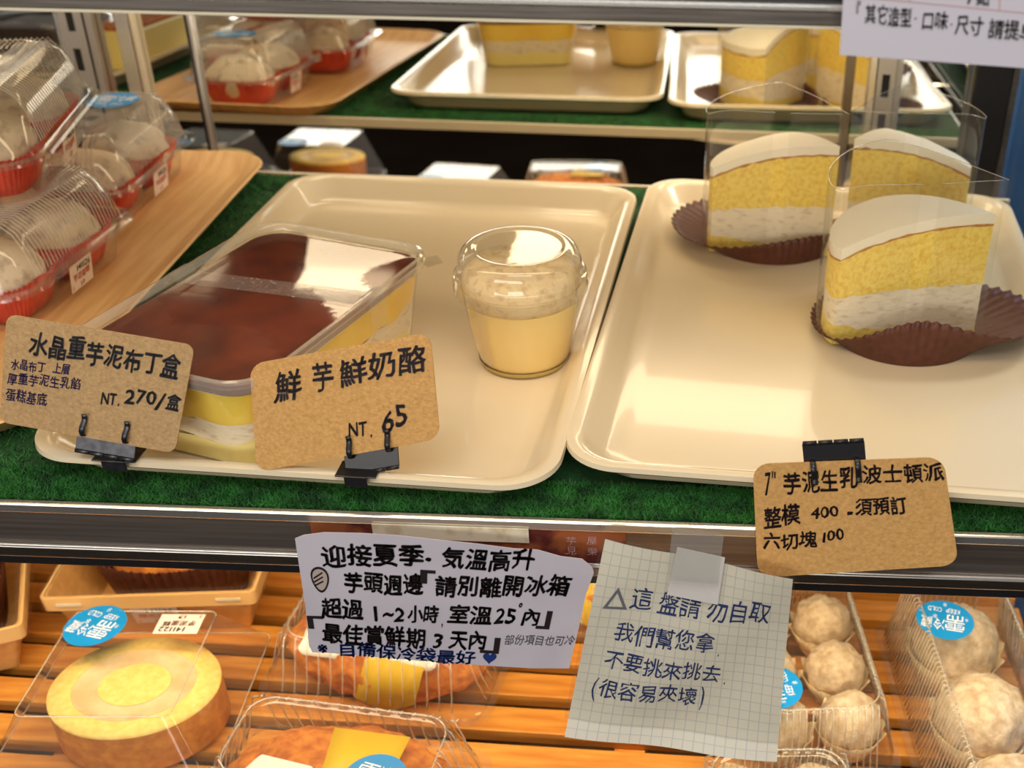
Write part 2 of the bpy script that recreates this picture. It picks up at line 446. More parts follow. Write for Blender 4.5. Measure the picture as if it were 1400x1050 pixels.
# ------------------------------------------------------------------ trays
def tray(name, label, w, d, loc, rz, m, group=None, H=.022, rim=.012, r=.035):
    t = thing(name, label, 'tray', loc, rz, group)
    cx, cy = w/2, d/2
    L = [rrect(w-.052, d-.052, r-.012, 0, cx=cx, cy=cy), rrect(w-.040, d-.040, r-.008, .0005, cx=cx, cy=cy),
         rrect(w-.034, d-.034, r-.006, .005, cx=cx, cy=cy), rrect(w-.020, d-.020, r, H-.005, cx=cx, cy=cy),
         rrect(w-.004, d-.004, r, H-.006, cx=cx, cy=cy), rrect(w, d, r, H-.004, cx=cx, cy=cy), rrect(w-.001, d-.001, r, H-.0008, cx=cx, cy=cy),
         rrect(w-.006, d-.006, r, H, cx=cx, cy=cy), rrect(w-.014, d-.014, r-.003, H-.0006, cx=cx, cy=cy),
         rrect(w-.023, d-.023, r-.005, H-.004, cx=cx, cy=cy), rrect(w-.040, d-.040, r-.010, .0065, cx=cx, cy=cy),
         rrect(w-.052, d-.052, r-.014, .0035, cx=cx, cy=cy), rrect(w-.07, d-.07, r-.018, .003, cx=cx, cy=cy)]
    MB().loft(L, True, True).build('shell', m, t, True, math.radians(50))
    return t
tray('serving_tray', 'cream tray holding the caramel pudding box and the cup', .33, .4877, (-.0377, .1121, .0005), -.0233, M_tray)
tray('serving_tray', 'cream tray holding the three cake slices', .335, .4877, (.2905, .1302, .0012), -.0423, M_tray)
tray('serving_tray', 'cream tray at far left seen only in the mirror', .20, .46, (-.575, .105, .0005), .0, M_tray)

# wooden tray
wt = thing('wooden_tray', 'pale wooden tray under the red-lined bun packs', 'tray', (-.188, .400, 0), .045)
L = [rrect(.215, .48, .03, .0005), rrect(.225, .49, .032, .002), rrect(.246, .520, .045, .0145), rrect(.250, .524, .047, .0155), rrect(.246, .520, .045, .0165),
     rrect(.238, .512, .042, .0150), rrect(.212, .478, .03, .0055), rrect(.20, .466, .028, .0045)]
MB().loft(L, True, True).build('shell', M_wood, wt, True, math.radians(40))

# ------------------------------------------------------------------ stickers
def keep_cold(parent, loc, rot, rad=.0225, ell=1.0):
    s = bpy.data.objects.new('cold_sticker', None)
    mb = MB(); n = 40
    mb.v = [(rad*math.cos(2*PI*k/n), rad*ell*math.sin(2*PI*k/n), 0) for k in range(n)]; mb.f = [tuple(range(n))]
    o = mb.build('round_sticker', M_sky, parent); o.location = loc; o.rotation_euler = rot
    o['label'] = 'round blue sticker with white print'
    P = lambda u, v: Vector(((u-.5)*2*rad, (.5-v)*2*rad*ell, .0003))
    lettering('print', P, [('需', .14, .42, .52, .42, .44), ('冷藏', .50, .36, .92, .36, .30), ('KEEP COLD', .24, .74, .80, .74, .13), ('*', .60, .60, .74, .60, .2), ('*', .44, .92, .56, .92, .18), ('*', .06, .60, .2, .60, .16)], M_stw, o, off=0, jit=.02, wob=.02, hand=0)
    return o
def price_label(parent, M, w=.034, h=.022, date='141126', name2='芋泥蛋糕'):
    """M maps local label plane (x right, y up, z out) to parent space"""
    mb = MB(); mb.v = [tuple(M @ Vector(p)) for p in ((-w/2, -h/2, 0), (w/2, -h/2, 0), (w/2, h/2, 0), (-w/2, h/2, 0))]; mb.f = [(0, 1, 2, 3)]
    o = mb.build('price_label', M_label, parent); o['label'] = 'small white date and price sticker'
    P = lambda u, v: M @ Vector(((u-.5)*w, (.5-v)*h, .0003))
    lettering('date_print', P, [(date, .30, .2, .92, .2, .24)], M_ink, o, off=.01, jit=0, wob=0, hand=0)
    lettering('red_print', P, [(name2, .12, .52, .88, .52, .26), ('13', .4, .84, .6, .84, .16), ('5', .06, .84, .12, .84, .14)], M_redink, o, off=.01, jit=0, wob=0, hand=0)
    return o
def side_matrix(p, out, up=(0, 0, 1)):
    z = Vector(out).normalized(); y = (Vector(up) - z*Vector(up).dot(z)).normalized(); x = y.cross(z)
    m = Matrix((x, y, z)).transposed().to_4x4(); m.translation = Vector(p) + z*.0006; return m

# ------------------------------------------------------------------ blobs
def blob(rx, ry, rz, amp=.08, fr=60, seed=0, n=36, m=20, flat=.0):
    mb = MB(); off = Vector((seed*3.1, seed*1.7, seed*5.3))
    loops = []
    for j in range(m + 1):
        th = PI * j / m; L = []
        for i in range(n):
            a = 2*PI*i/n
            p = Vector((math.sin(th)*math.cos(a), math.sin(th)*math.sin(a), -math.cos(th)))
            q = Vector((p.x*rx, p.y*ry, p.z*rz))
            k = 1 + amp * noise.noise(q*fr + off) + amp*.5*noise.noise(q*fr*2.7 + off)
            q *= k
            if q.z < -rz*flat and flat: q.z = -rz*flat
            L.append(q)
        loops.append(L)
    return mb.loft(loops, True, True)

# ------------------------------------------------------------------ bun packs (clamshell over red liner)
def bun_pack(label, loc, rz, sticker=False, L=.172, Wd=.105, group='clear ribbed packs of powdered buns in red liners', seed=0, date='141126', tilt=0):
    t = thing('bun_pack', label, 'bun pack', loc, rz, group)
    t.rotation_euler = (tilt, 0, rz)
    bh = .028
    # clear tray base
    MB().loft([rrect(Wd-.030, L-.030, .02, .0002, seg=8), rrect(Wd-.018, L-.018, .024, bh+.002, seg=8), rrect(Wd-.002, L-.002, .028, bh+.003, seg=8), rrect(Wd, L, .028, bh+.001, seg=8)], True).build('base_tray', M_clear, t, True, math.radians(40))
    # two fluted red liners with a bun in each
    for k, sy in enumerate((-1, 1)):
        n = 160; loops = []
        for tt in (0, .33, .66, 1):
            loops.append([((.026 + .0085*tt + .0009*math.sin(40*2*PI*i/n)*(.3+tt)) * 1.12 * math.copysign(abs(math.cos(2*PI*i/n))**.5, math.cos(2*PI*i/n)),
                           sy*.0375 + (.026 + .0085*tt + .0009*math.sin(40*2*PI*i/n)*(.3+tt)) * math.copysign(abs(math.sin(2*PI*i/n))**.5, math.sin(2*PI*i/n)), .002 + tt*bh) for i in range(n)])
        MB().loft(loops, True).build('red_liner', M_red, t, True)
        b = blob(.0365, .0335, .026, .10, 45, seed*2+k+1, flat=.75).build('bun', M_bun, t, True)
        b.location = (0, sy*.0372, .0268)
    # ribbed lid
    z0 = bh + .0035
    RS = dict(n=10, seg=90)
    pit = .0052
    MB().loft([rrect(Wd+.004, L+.004, .030, z0-.002, **RS), rrect(Wd+.003, L+.003, .030, z0, **RS), rrect(Wd-.010, L-.010, .026, z0+.001, **RS),
               rrect(Wd-.012, L-.012, .026, z0+.005, **RS), rrect(Wd-.018, L-.018, .026, z0+.022, **RS),
               rrect(Wd-.030, L-.032, .024, z0+.036, **RS), rrect(Wd-.046, L-.048, .020, z0+.042, **RS),
               rrect(Wd-.052, L-.056, .018, z0+.0422, **RS), rrect(Wd-.056, L-.060, .018, z0+.041, **RS)], False, True).build('ribbed_lid', M_ribbed, t, True, math.radians(60))
    rb = MB()
    prof = ((.006, .006), (.009, .022), (.015, .036), (.023, .0424), (.034, .0420), (.046, .0414))
    for sx in (-1, 1):
        k = -L/2 + .030
        while k < L/2 - .028:
            rb.tube([(sx*(Wd/2-a_+.0003), k*(1 - a_*1.2), z0+b_) for a_, b_ in prof], .00042, 4); k += .0040
        k = -Wd/2 + .024
        while k < Wd/2 - .022:
            rb.tube([(k*(1 - a_*2), sx*(L/2-a_+.0003), z0+b_) for a_, b_ in prof], .00042, 4); k += .0040
    rb.build('lid_ribs', M_rib, t)['kind'] = 'stuff'
    price_label(t, side_matrix((Wd/2-.0075, -.004, .016), (1, 0, -.15)), .030, .022, date)
    if sticker: keep_cold(t, (.0, .035, z0+.0432), (0, 0, 0), .022)
    return t
bun_pack('front clear bun pack by the kraft card, powdered buns in red liners', (-.167, .366, .006), -.04, seed=1).scale = (1.06, 1.05, 1.04)
bun_pack('rear bun pack with a blue sticker on its lid', (-.194, .566, .006), .04, sticker=True, seed=4).scale = (1.06, 1.06, 1.04)
bp3 = bun_pack('bun pack stacked highest, at the upper left edge', (-.196, .428, .083), .24, seed=7); bp3.scale = (1.10, 1.24, 1.10)
bun_pack('lower bun pack under the stacked one at the left edge', (-.276, .378, .006), .04, seed=10)
bun_pack('clear bun pack corner left of the front pack', (-.225, .187, .006), .10, seed=12)

# stuff seen in the mirror at far left
t = thing('cheesecake_block', 'yellow cake block reflected between upright and rod', 'cake', (-.425, .37, .006))
bev(MB().box(-.03, .03, -.09, .09, 0, .05).build('cake', M_custard_p, t), .003); bev(MB().box(-.03, .03, -.09, .09, .0505, .055).build('glaze', M_bread, t), .002)
t = thing('chocolate_cake_pack', 'dark chocolate cake in a ribbed clear pack at top left', 'cake pack', (-.500, .46, .006), 0)
bev(MB().box(-.062, .035, -.055, .055, .003, .060).build('cake', M_choc, t), .004)
MB().loft([rrect(.135, .135, .02, .001, seg=60), rrect(.138, .138, .02, .012, seg=60), rrect(.126, .126, .02, .014, amp=.001, pitch=.006, seg=60), rrect(.118, .118, .02, .065, amp=.001, pitch=.006, seg=60), rrect(.10, .10, .02, .074, seg=60)], True, True).build('ribbed_lid', M_ribbed, t, True, math.radians(60))
# ------------------------------------------------------------------ pudding box
pb = thing('pudding_box', 'rectangular clear box of layered yellow pudding with caramel top', 'dessert box', (.0765, .2396, .0042), -.282)
def band(w0, d0, w1, d1, z0, z1, name, m, wav=0, wv0=0, seed=0):
    l0 = rrect(w0, d0, .022, z0, seg=30); l1 = rrect(w1, d1, .022, z1, seg=30)
    l1 = [(x, y, z + wav*noise.noise(Vector((x, y, seed))*45)) for x, y, z in l1]
    l0 = [(x, y, z + wv0*noise.noise(Vector((x, y, seed-1))*45)) for x, y, z in l0]
    return MB().loft([l0, l1], True, True).build(name, m, pb, True, math.radians(40))
def bw(z): return .121 + .020*z/.066, .192 + .018*z/.066
H_ = [.0008, .018, .034, .0565, .0620]
for i, (nm, mm_) in enumerate((('custard_layer', M_custard_p), ('taro_layer', M_taro), ('custard_layer', M_custard), ('caramel_layer', M_caramel))):
    a, b = bw(H_[i]); c, d = bw(H_[i+1])
    wv1 = .006 if i in (0, 1) else 0; wv0 = .006 if i in (1, 2) else 0
    band(a-.002, b-.002, c-.002, d-.002, H_[i] + (.00002 if i else 0), H_[i+1], nm, mm_, wv1, wv0, seed=i+3)
R2 = dict(n=10, seg=10)
MB().loft([rrect(*bw(0), .022, 0, **R2), rrect(*bw(.0625), .023, .0625, **R2), rrect(.1425, .2125, .024, .0628, **R2), rrect(.144, .214, .024, .0640, **R2), rrect(.145, .215, .024, .0650, **R2)], True).build('clear_box', M_clear, pb, True, math.radians(40))
MB().loft([rrect(.1475, .2175, .026, .0605, **R2), rrect(.1485, .2185, .026, .0650, **R2), rrect(.1465, .2165, .025, .0690, **R2), rrect(.1425, .2125, .023, .0698, **R2),
           rrect(.1395, .2095, .022, .0685, **R2), rrect(.1375, .2075, .021, .0645, **R2)], False, False).build('lid_rim', clear_mat('lid_rim_plastic', tint=(.96, .95, .90), rough=.08, gain=1.6, haze=.22, hazec=(.95, .88, .72)), pb, True, math.radians(50))
MB().loft([rrect(.1374, .2074, .021, .0644, **R2), rrect(.130, .200, .02, .0640, **R2), rrect(.05, .1, .02, .0642, **R2)], False, True).build('clear_lid', M_lid, pb, True, math.radians(50))
tb = MB(); tb.loft([[(.066, .093, .0646), (.076, .104, .0646)], [(.080, .084, .0646), (.085, .096, .0640)]], closed=False); solid(tb.build('lid_tab', M_lid, pb), .0008)
tp = MB(); pr = [(-.0755, .048), (-.0755, .0655), (-.072, .0700), (-.068, .0690), (-.064, .0650), (.064, .0650), (.068, .0690), (.072, .0700), (.0755, .0655), (.0755, .040)]
tp.loft([[(x, y0_ + x*.12, z + .0004) for x, z in pr] for y0_ in (.006, .026)], closed=False); tp.build('sealing_tape', M_tape, pb, True, math.radians(60))

# ------------------------------------------------------------------ cup
cu = thing('dessert_cup', 'clear domed cup of pale panna cotta with taro paste', 'dessert cup', (.2442, .2890, .0042))
prof = [(0.0, .0), (.026, .0), (.030, .0008), (.0330, .006), (.0375, .028), (.0405, .050), (.0415, .062), (.0440, .0640), (.0455, .0650)]
MB().lathe([(max(r, .0001), z) for r, z in prof], 64).build('cup_body', M_clear, cu, True, math.radians(50))
MB().lathe([(.0001, .001), (.0290, .0012), (.0320, .006), (.0366, .028), (.0395, .051)], 64).loft([[(.0395*math.cos(2*PI*k/64), .0395*math.sin(2*PI*k/64), .051) for k in range(64)], [(.0001*math.cos(2*PI*k/64), .0001*math.sin(2*PI*k/64), .0512) for k in range(64)]]).build('panna_cotta', M_panna, cu, True, math.radians(50))
n = 64; lp = []
for r_, z_ in ((.0393, .0514), (.0402, .0580), (.0408, .0660), (.0395, .0705), (.0360, .0730), (.028, .0745), (.016, .0750), (.004, .0750)):
    lp.append([(r_*math.cos(2*PI*k/n), r_*math.sin(2*PI*k/n), z_ + (.0035*noise.noise(Vector((math.cos(2*PI*k/n)*2.5, math.sin(2*PI*k/n)*2.5, r_*80))) if z_ > .06 else 0)) for k in range(n)])
MB().loft(lp, True, True).build('taro_paste', M_crumb, cu, True)
MB().lathe([(.0450, .0560), (.0468, .0565), (.0472, .0600), (.0462, .0640), (.0468, .0665), (.0462, .0690), (.0442, .0695), (.0434, .0705), (.0430, .0770), (.0418, .0820), (.0395, .0856), (.0360, .0876), (.0320, .0880), (.0305, .0873), (.0295, .0870), (.0285, .0870), (.012, .0870), (.0001, .0870)], 72).build('domed_lid', clear_mat('dome_plastic', tint=(.985, .985, .97), rough=.06, gain=1.8, haze=.03, bump=.05, bscale=70), cu, True, math.radians(60))
MB().lathe([(.0290, .0004), (.0322, .0012), (.0330, .0045)], 64).build('base_ring', mat('thick_base', srgb(190, 165, 90), .3), cu, True)
lab = MB(); 
lab.loft([[((.0416 if z > .03 else .0372)*math.cos(a), (.0416 if z > .03 else .0372)*math.sin(a), z) for a in [math.radians(205+k*4.5) for k in range(7)]] for z in (.058, .034, .0339)], closed=False)
# strip of tape down the cup front left
tpts = [(.0343, .008), (.0385, .028), (.0413, .048), (.0420, .058)]
MB().loft([[(r*math.cos(a), r*math.sin(a), z) for a in [math.radians(222+k*4) for k in range(6)]] for r, z in tpts], closed=False).build('sealing_tape', M_tape, cu, True)

# ------------------------------------------------------------------ cake slices
def wedge_outline(R, a0, a1, n=16, tip=.0):
    """closed ring: tip then arc"""
    pts = [(0., 0.)]
    for k in range(1, 20): pts.append((R*k/20*math.cos(a0), R*k/20*math.sin(a0)))
    for k in range(n + 1):
        a = a0 + (a1-a0)*k/n; rr = R*(1 - .045*((2*k/n-1)**6)); pts.append((rr*math.cos(a), rr*math.sin(a)))
    for k in range(19, 0, -1): pts.append((R*k/20*math.cos(a1), R*k/20*math.sin(a1)))
    return pts
def cake_slice(label, tip, a0, a1, R=.112, seed=0, tall=.1, liner=None, film_h=.126, group='film-wrapped dome cake slices'):
    t = thing('cake_slice', label, 'cake slice', (tip[0], tip[1], tip[2]))
    out = wedge_outline(R, a0, a1)
    topf = lambda r: tall*(1 - .25*(r/R)**2.4)
    def lvl(f, sh=0.0, wob=0.0, rs=1.0, k=0):
        res = []
        for x, y in out:
            r = math.hypot(x, y)
            z = f(r) + wob*noise.noise(Vector((x*150, y*150, seed+k)))
            c = (R*.55*math.cos((a0+a1)/2), R*.55*math.sin((a0+a1)/2))
            res.append((c[0] + (x-c[0])*(1-sh), c[1] + (y-c[1])*(1-sh), z))
        return res
    f_base = lambda r: .0012
    f_s0 = lambda r: .0075 + .010*(r/R)**2
    f_t1 = lambda r: .0455 - .008*(r/R)**2
    f_s1 = lambda r: topf(r) - .0090 - .001*(r/R)**4
    f_s2 = lambda r: f_s1(r) + .0014
    def ring(name, fa, fb, m, sh=0, wob=0, wa=0, mids=2, k=0):
        loops = []
        for i in range(mids + 2):
            q = i/(mids+1)
            fm = lambda r, q=q: fa(r)*(1-q) + fb(r)*q
            loops.append(lvl(fm, sh + (.004*noise.noise(Vector((q*9, k, seed))) if 0 < i <= mids else 0), wa if i == 0 else (wob if i == mids+1 else 0), k=k if i else k-1))
        # close the top with a fan to the centre, keeps the dome shape
        mb = MB().loft(loops, name == 'sponge_base', False); b = len(mb.v) - len(out)
        sub = []
        c = (R*.5*math.cos((a0+a1)/2), R*.5*math.sin((a0+a1)/2))
        prev = b
        for s_ in (.66, .33, .02):
            st = len(mb.v)
            for (x, y, z) in loops[-1]:
                xx, yy = c[0]+(x-c[0])*s_, c[1]+(y-c[1])*s_
                mb.v.append((xx, yy, fb(min(R, math.hypot(xx, yy)))))
            nn = len(out)
            for i in range(nn):
                j = (i+1) % nn; mb.f.append((prev+i, prev+j, st+j, st+i))
            prev = st
        mb.f.append(tuple(prev+i for i in range(nn)))
        return mb.build(name, m, t, True, math.radians(55))
    ring('sponge_base', f_base, f_s0, M_sponge, .0, .004, k=1)
    ring('taro_cream', f_s0, f_t1, M_taro, .006, .003, .004, mids=4, k=2)
    ring('sponge', f_t1, f_s1, M_sponge, .0, .0016, .003, mids=4, k=3)
    ring('browned_crust', f_s1, f_s2, M_crust, -.004, .0016, .0016, mids=0, k=4)
    ring('icing', f_s2, topf, M_cream_w, .004, 0, .0016, mids=1, k=5)
    # clear film wrap: open-topped wall round the wedge, rounded at its corners
    off = []
    o2 = wedge_outline(R+.004, a0, a1)
    cc = Vector((R*.5*math.cos((a0+a1)/2), R*.5*math.sin((a0+a1)/2), 0))
    ring2 = [Vector((x, y, 0)) for x, y in out]
    ring2 = [cc + (p-cc)*(1 + .0035/max(.02, (p-cc).length)) + (p-cc).normalized()*.0015 for p in ring2]
    mb = MB(); mb.loft([[(p.x, p.y, z - (.004*max(0, (p.length-R*.8)/R*5)**2 if z > .05 else 0)) for p in ring2[10:]] + [(ring2[0].x, ring2[0].y, z)] + [(p.x, p.y, z) for p in ring2[1:9]] for z in (.0015, .04, .08, film_h)], closed=False)
    mb.build('film_wrap', M_film, t, True, math.radians(60))
    # bright rolled film edges
    top = [(p.x, p.y, film_h - (.004*max(0, (p.length-R*.8)/R*5)**2)) for p in ring2[10:]] + [(ring2[0].x, ring2[0].y, film_h)] + [(p.x, p.y, film_h) for p in ring2[1:9]]
    MB().tube(top, .00025, 5).build('film_edge', clear_mat('film_edge_%d' % seed, tint=(.9, .9, .85), gain=2.2, haze=.35), t, True)
    # fluted brown paper
    cxp, cyp, r0_, fr_ = liner
    n = 240; loops = []
    for q in (0.02, .35, .6, .62, .72, .82, .91, 1.0):
        L_ = []
        for i in range(n):
            a = 2*PI*i/n; ro_, hh = fr_(a)
            if q <= .6: rr = r0_*q/.6; z = .0
            else:
                s_ = (q-.6)/.4; rr = r0_ + (ro_-r0_)*s_ + .0011*math.cos(56*a)*s_; z = hh*s_**.9 + .0012*math.cos(56*a + .5)*s_
            L_.append((cxp + rr*math.cos(a), cyp + rr*math.sin(a), z + .0002))
        loops.append(L_)
    mb = MB().loft(loops, True); solid(mb.build('fluted_paper', M_brown, t, True, math.radians(35)), .0005)
    return t
def lin1(a):   # left slice: broad lobe to the left
    c, s = math.cos(a), math.sin(a)
    f = max(0, math.cos(a + PI/2 - .45))**2
    return .066 + .022*max(0, -c)**1.5 - .006*f, .008 + .016*f + .006*max(0, -c)
def lin2(a): return .060, .010
def lin3(a):
    c, s = math.cos(a), math.sin(a)
    f = max(0, math.cos(a + PI/2 - .08))**3
    return .070 + .030*max(0, c)**2 - .011*f, .007 + .031*f + .012*max(0, c)**2
cake_slice('left cake slice in clear film, rising toward the middle', (.4755, .4870, .0045), PI-.01, PI-1.03, R=.108, seed=2, tall=.0985, liner=(-.050, .038, .058, lin1))
cake_slice('rear middle cake slice sloping down to the right', (.4880, .5030, .0045), .03, 1.02, R=.104, seed=5, tall=.1, liner=(.066, .040, .050, lin2), film_h=.124)
cake_slice('front right cake slice on a fluted brown paper', (.5760, .3490, .0045), PI+.195, PI-.84, R=.115, seed=8, tall=.1, liner=(-.052, .008, .056, lin3), film_h=.126)

# ------------------------------------------------------------------ price cards
def card(name, label, corners, m, groups, rad=.1, group=None, cat='price card'):
    P = quadP(corners, .0)
    wv = (Vector(corners[1])-Vector(corners[0])).length; hv = (Vector(corners[3])-Vector(corners[0])).length
    r = rad*hv; pts = []
    for (cu_, cv_, a0) in ((1, 0, -90), (1, 1, 0), (0, 1, 90), (0, 0, 180)):
        for k in range(7):
            a = math.radians(a0 + 90*k/6)
            uu = (cu_ - (r/wv if cu_ else -r/wv)) + r/wv*math.cos(a); vv = (cv_ - (r/hv if cv_ else -r/hv)) + r/hv*math.sin(a)
            pts.append((uu, vv))
    c = sum((Vector(q) for q in corners), Vector())/4
    t = thing(name, label, cat, tuple(c), 0, group)
    n = P.n
    mb = MB(); f0 = [P(u, v) - c for u, v in pts]; th = .0009
    mb.loft([[p for p in f0], [p - n*th for p in f0]], True, True)
    mb.build('card', m, t)
    Q = lambda u, v: P(u, v) - c + n*.0004
    for (lines, ink, off) in groups:
        lettering('lettering', Q, lines, ink, t, off=off)
    return t, Q
C1 = [(-.0266, .1338, .1058), (.0838, .1292, .0932), (.0684, .1070, .0322), (-.0369, .1117, .0452)]
card('price_card', 'left kraft card priced 270, in front of the pudding box', C1, M_kraftd, [
    ([('水晶重芋泥布丁盒', .135, .215, .947, .215, .215), ('NT.', .553, .600, .665, .592, .11), ('270', .680, .548, .850, .535, .13), ('/盒', .852, .540, .985, .530, .16)], M_ink, .030),
    ([('水晶布丁', .043, .444, .234, .430, .10), ('上層', .273, .412, .366, .406, .10), ('厚重芋泥生乳餡', .029, .577, .434, .521, .11), ('蛋糕基底', .027, .736, .258, .710, .12)], M_purple, .012)], rad=.09)
C2 = [(.1134, .1304, .0815), (.2197, .1384, .1036), (.2252, .1171, .0449), (.1150, .1083, .0209)]
card('price_card', 'middle kraft card priced 65, in front of the cream trays', C2, M_kraft, [
    ([('鮮', .130, .267, .284, .259, .285), ('芋', .335, .242, .462, .237, .271), ('鮮奶酪', .486, .231, .970, .241, .257), ('NT.', .517, .773, .652, .786, .14), ('65', .700, .738, .838, .717, .21)], M_inkb, .022)], rad=.13)
C3 = [(0.4069, 0.1061, 0.0453), (0.5128, 0.108, 0.0552), (0.5293, 0.0949, -0.0107), (0.4139, 0.0919, -0.0256)]
card('price_card', 'right kraft card with three lines of writing, hanging over the rail', C3, M_kraft, [
    ([('7″', .058, .160, .154, .147, .20), ('芋泥生乳', .153, .181, .545, .143, .190), ('波士頓派', .569, .131, .990, .134, .166), ('整模', .043, .456, .233, .434, .183), ('400', .288, .438, .432, .431, .10), ('-須預訂', .463, .420, .782, .407, .160),
      ('六切塊', .033, .680, .311, .668, .153), ('100', .333, .657, .451, .649, .10)], M_inkb, .022)], rad=.13)

# clips: hinge plate, two hooks and a foot
def clip(label, C, u0, u1, vb, flip, foot, m=None):
    m = m or M_black
    P = quadP(C, 0); n = P.n; c = P((u0+u1)/2, vb)
    t = thing('card_clip', label, 'clip', tuple(c), 0)
    up = (P(.5, 0) - P(.5, 1)).normalized(); rt = (P(1, .5)-P(0, .5)).normalized()
    W2 = (P(u1, vb)-P(u0, vb)).length/2
    if flip: up = -up
    def pt(x, y, z): return rt*x + up*y + n*z
    mp = Matrix((rt, up, n)).transposed().to_4x4()
    off = -.0020
    bev(MB().box(-W2-.003, W2+.003, -.012, .002, off-.0009, off, mp).build('hinge_plate', m, t), .0003)
    for k in range(4):
        x0 = -W2-.003 + k*(2*W2+.006)/4
        MB().tube([pt(x0+.0004, -.0125, off), pt(x0+(2*W2+.006)/4-.0004, -.0125, off)], .0013, 10).build('hinge_barrel', m, t, True)
    for s in (-1, 1):
        x = s*W2*.86
        MB().tube([pt(x, -.002, off), pt(x, -.0015, .0012), pt(x, .001, .0030), pt(x, .004, .0030), pt(x, .0075, .0012), pt(x, .010, .0016), pt(x, .0115, .0026)], .0009, 8, flat=(.0007, .0017)).build('hook', m, t, True)
    fm = Matrix.Translation(Vector(foot) - Vector(c))
    bev(MB().box(-W2*.9, W2*.9, -.004, .012, .0, .0010, fm).build('foot', m, t), .0003)
    bev(MB().box(-W2*.5, W2*.5, -.0045, -.0035, -.006, .001, fm).build('grip', m, t), .0003)
    return t
M_clipsteel = mat('worn_steel', (.10, .10, .11, 1), .35, c2=(.06, .06, .065, 1), scale=200, metal=.9)
clip('steel clip holding the left kraft card', C1, .46, .74, .955, False, (.029, .111, .0235), M_clipsteel)
clip('black clip holding the middle kraft card', C2, .50, .74, 1.0, False, (.176, .1075, .0235))
clip('black hinged clip above the right kraft card', C3, .30, .57, .02, True, (.461, .135, .0245))

# ------------------------------------------------------------------ paper notices
def notice(name, label, corners, outline, m, cat='notice', curve=0.0):
    P = quadP(corners, 0); c = P(.5, .5); n = P.n
    t = thing(name, label, cat, tuple(c))
    def Q(u, v, k=1): return P(u, v) - c + n*(.0005*k) + n*(curve*(v*v - .3))
    return t, Q
S1 = [(.1423, .0830, -.0037), (.3216, .0830, -.0047), (.3009, .0830, -.1003), (.1387, .0830, -.0994)]
t, Q = notice('white_notice', 'white handwritten notice of black characters with a blue heart', S1, None, M_paper)
ol = [(0, .04), (.03, .01), (.10, -.02), (.22, -.03), (.34, -.03), (.46, -.015), (.60, .0), (.72, .02), (.80, .02), (.88, .06), (.95, .07), (.99, .13), (1.0, .17), (.992, .35), (.997, .60), (1.0, .99), (.85, 1.01), (.6, 1.01), (.3, 1.0), (.05, .985), (.0, .99), (-.01, .93), (.0, .6), (.0, .3)]
mb = MB(); mb.loft([[Q(u, v, 0) for u, v in ol], [Q(u, v, -1.2) for u, v in ol]], True, True); mb.build('sheet', M_paper, t)
lettering('lettering', Q, [('迎接夏季', .082, .148, .43, .125, .175), ('•', .43, .13, .50, .13, .12), ('気溫高升', .49, .120, .799, .094, .170), ('芋頭週邊', .150, .365, .428, .356, .170), ('請別離開冰箱', .470, .352, .932, .293, .170),
    ('超過', .058, .585, .213, .594, .17), ('1', .245, .61, .275, .61, .13), ('~2', .285, .61, .365, .60, .12), ('小時', .375, .60, .487, .595, .15), (',', .495, .64, .51, .64, .08), ('室溫', .52, .585, .68, .565, .155), ('25', .69, .565, .765, .555, .13), ('°', .765, .50, .785, .50, .1), ('內', .785, .55, .855, .545, .15),
    ('最佳賞鮮期', .050, .798, .446, .804, .178), ('3', .47, .80, .51, .80, .13), ('天內', .53, .795, .672, .783, .165)], M_ink, t, off=.026, label='bold black handwriting')
lettering('lettering', Q, [('部份項目也可冷', .736, .765, .995, .742, .09)], M_grey_ink, t, off=-.004, label='thin grey handwriting')
lettering('lettering', Q, [('※', .02, .93, .09, .93, .12), ('自備保冷袋最好', .10, .935, .637, .945, .125)], M_blue, t, off=.02, label='blue handwriting')
for pl in ([(.418, .225), (.470, .225), (.470, .250), (.442, .250), (.442, .335), (.418, .335)],
           [(.892, .50), (.892, .655), (.842, .655), (.842, .63), (.872, .63), (.872, .50)],
           [(.0, .665), (.06, .66), (.06, .685), (.022, .685), (.022, .775), (.0, .775)],
           [(.722, .755), (.722, .895), (.650, .895), (.650, .87), (.700, .87), (.700, .755)]):
    strokes('corner_bracket', Q, [pl], M_ink, t)
hp = [(.690 + .026*(16*math.sin(a)**3)/16, .935 - .058*(13*math.cos(a)-5*math.cos(2*a)-2*math.cos(3*a)-math.cos(4*a))/17) for a in [2*PI*k/28 for k in range(28)]]
strokes('heart', Q, [hp], M_blue, t, 'solid blue heart')
tp_ = [(.068 + .031*math.cos(a)*(1 - .25*math.sin(a)), .355 + .105*math.sin(a)) for a in [2*PI*k/24 for k in range(24)]]
ti_ = [(.068 + .0255*math.cos(a)*(1 - .25*math.sin(a)), .355 + .088*math.sin(a)) for a in [2*PI*k/24 for k in range(24)]]
strokes('taro_outline', Q, [[tp_[k], tp_[(k+1) % 24], ti_[(k+1) % 24], ti_[k]] for k in range(24)] +
        [[(.045, .34+.03*k), (.078, .29+.035*k), (.080, .30+.035*k), (.047, .352+.03*k)] for k in range(3)], M_ink, t, 'small taro drawing')
strokes('taro_fill', lambda u, v: Q(u, v, .5), [ti_], mat('taro_grey', srgb(178, 160, 150), .6), t)
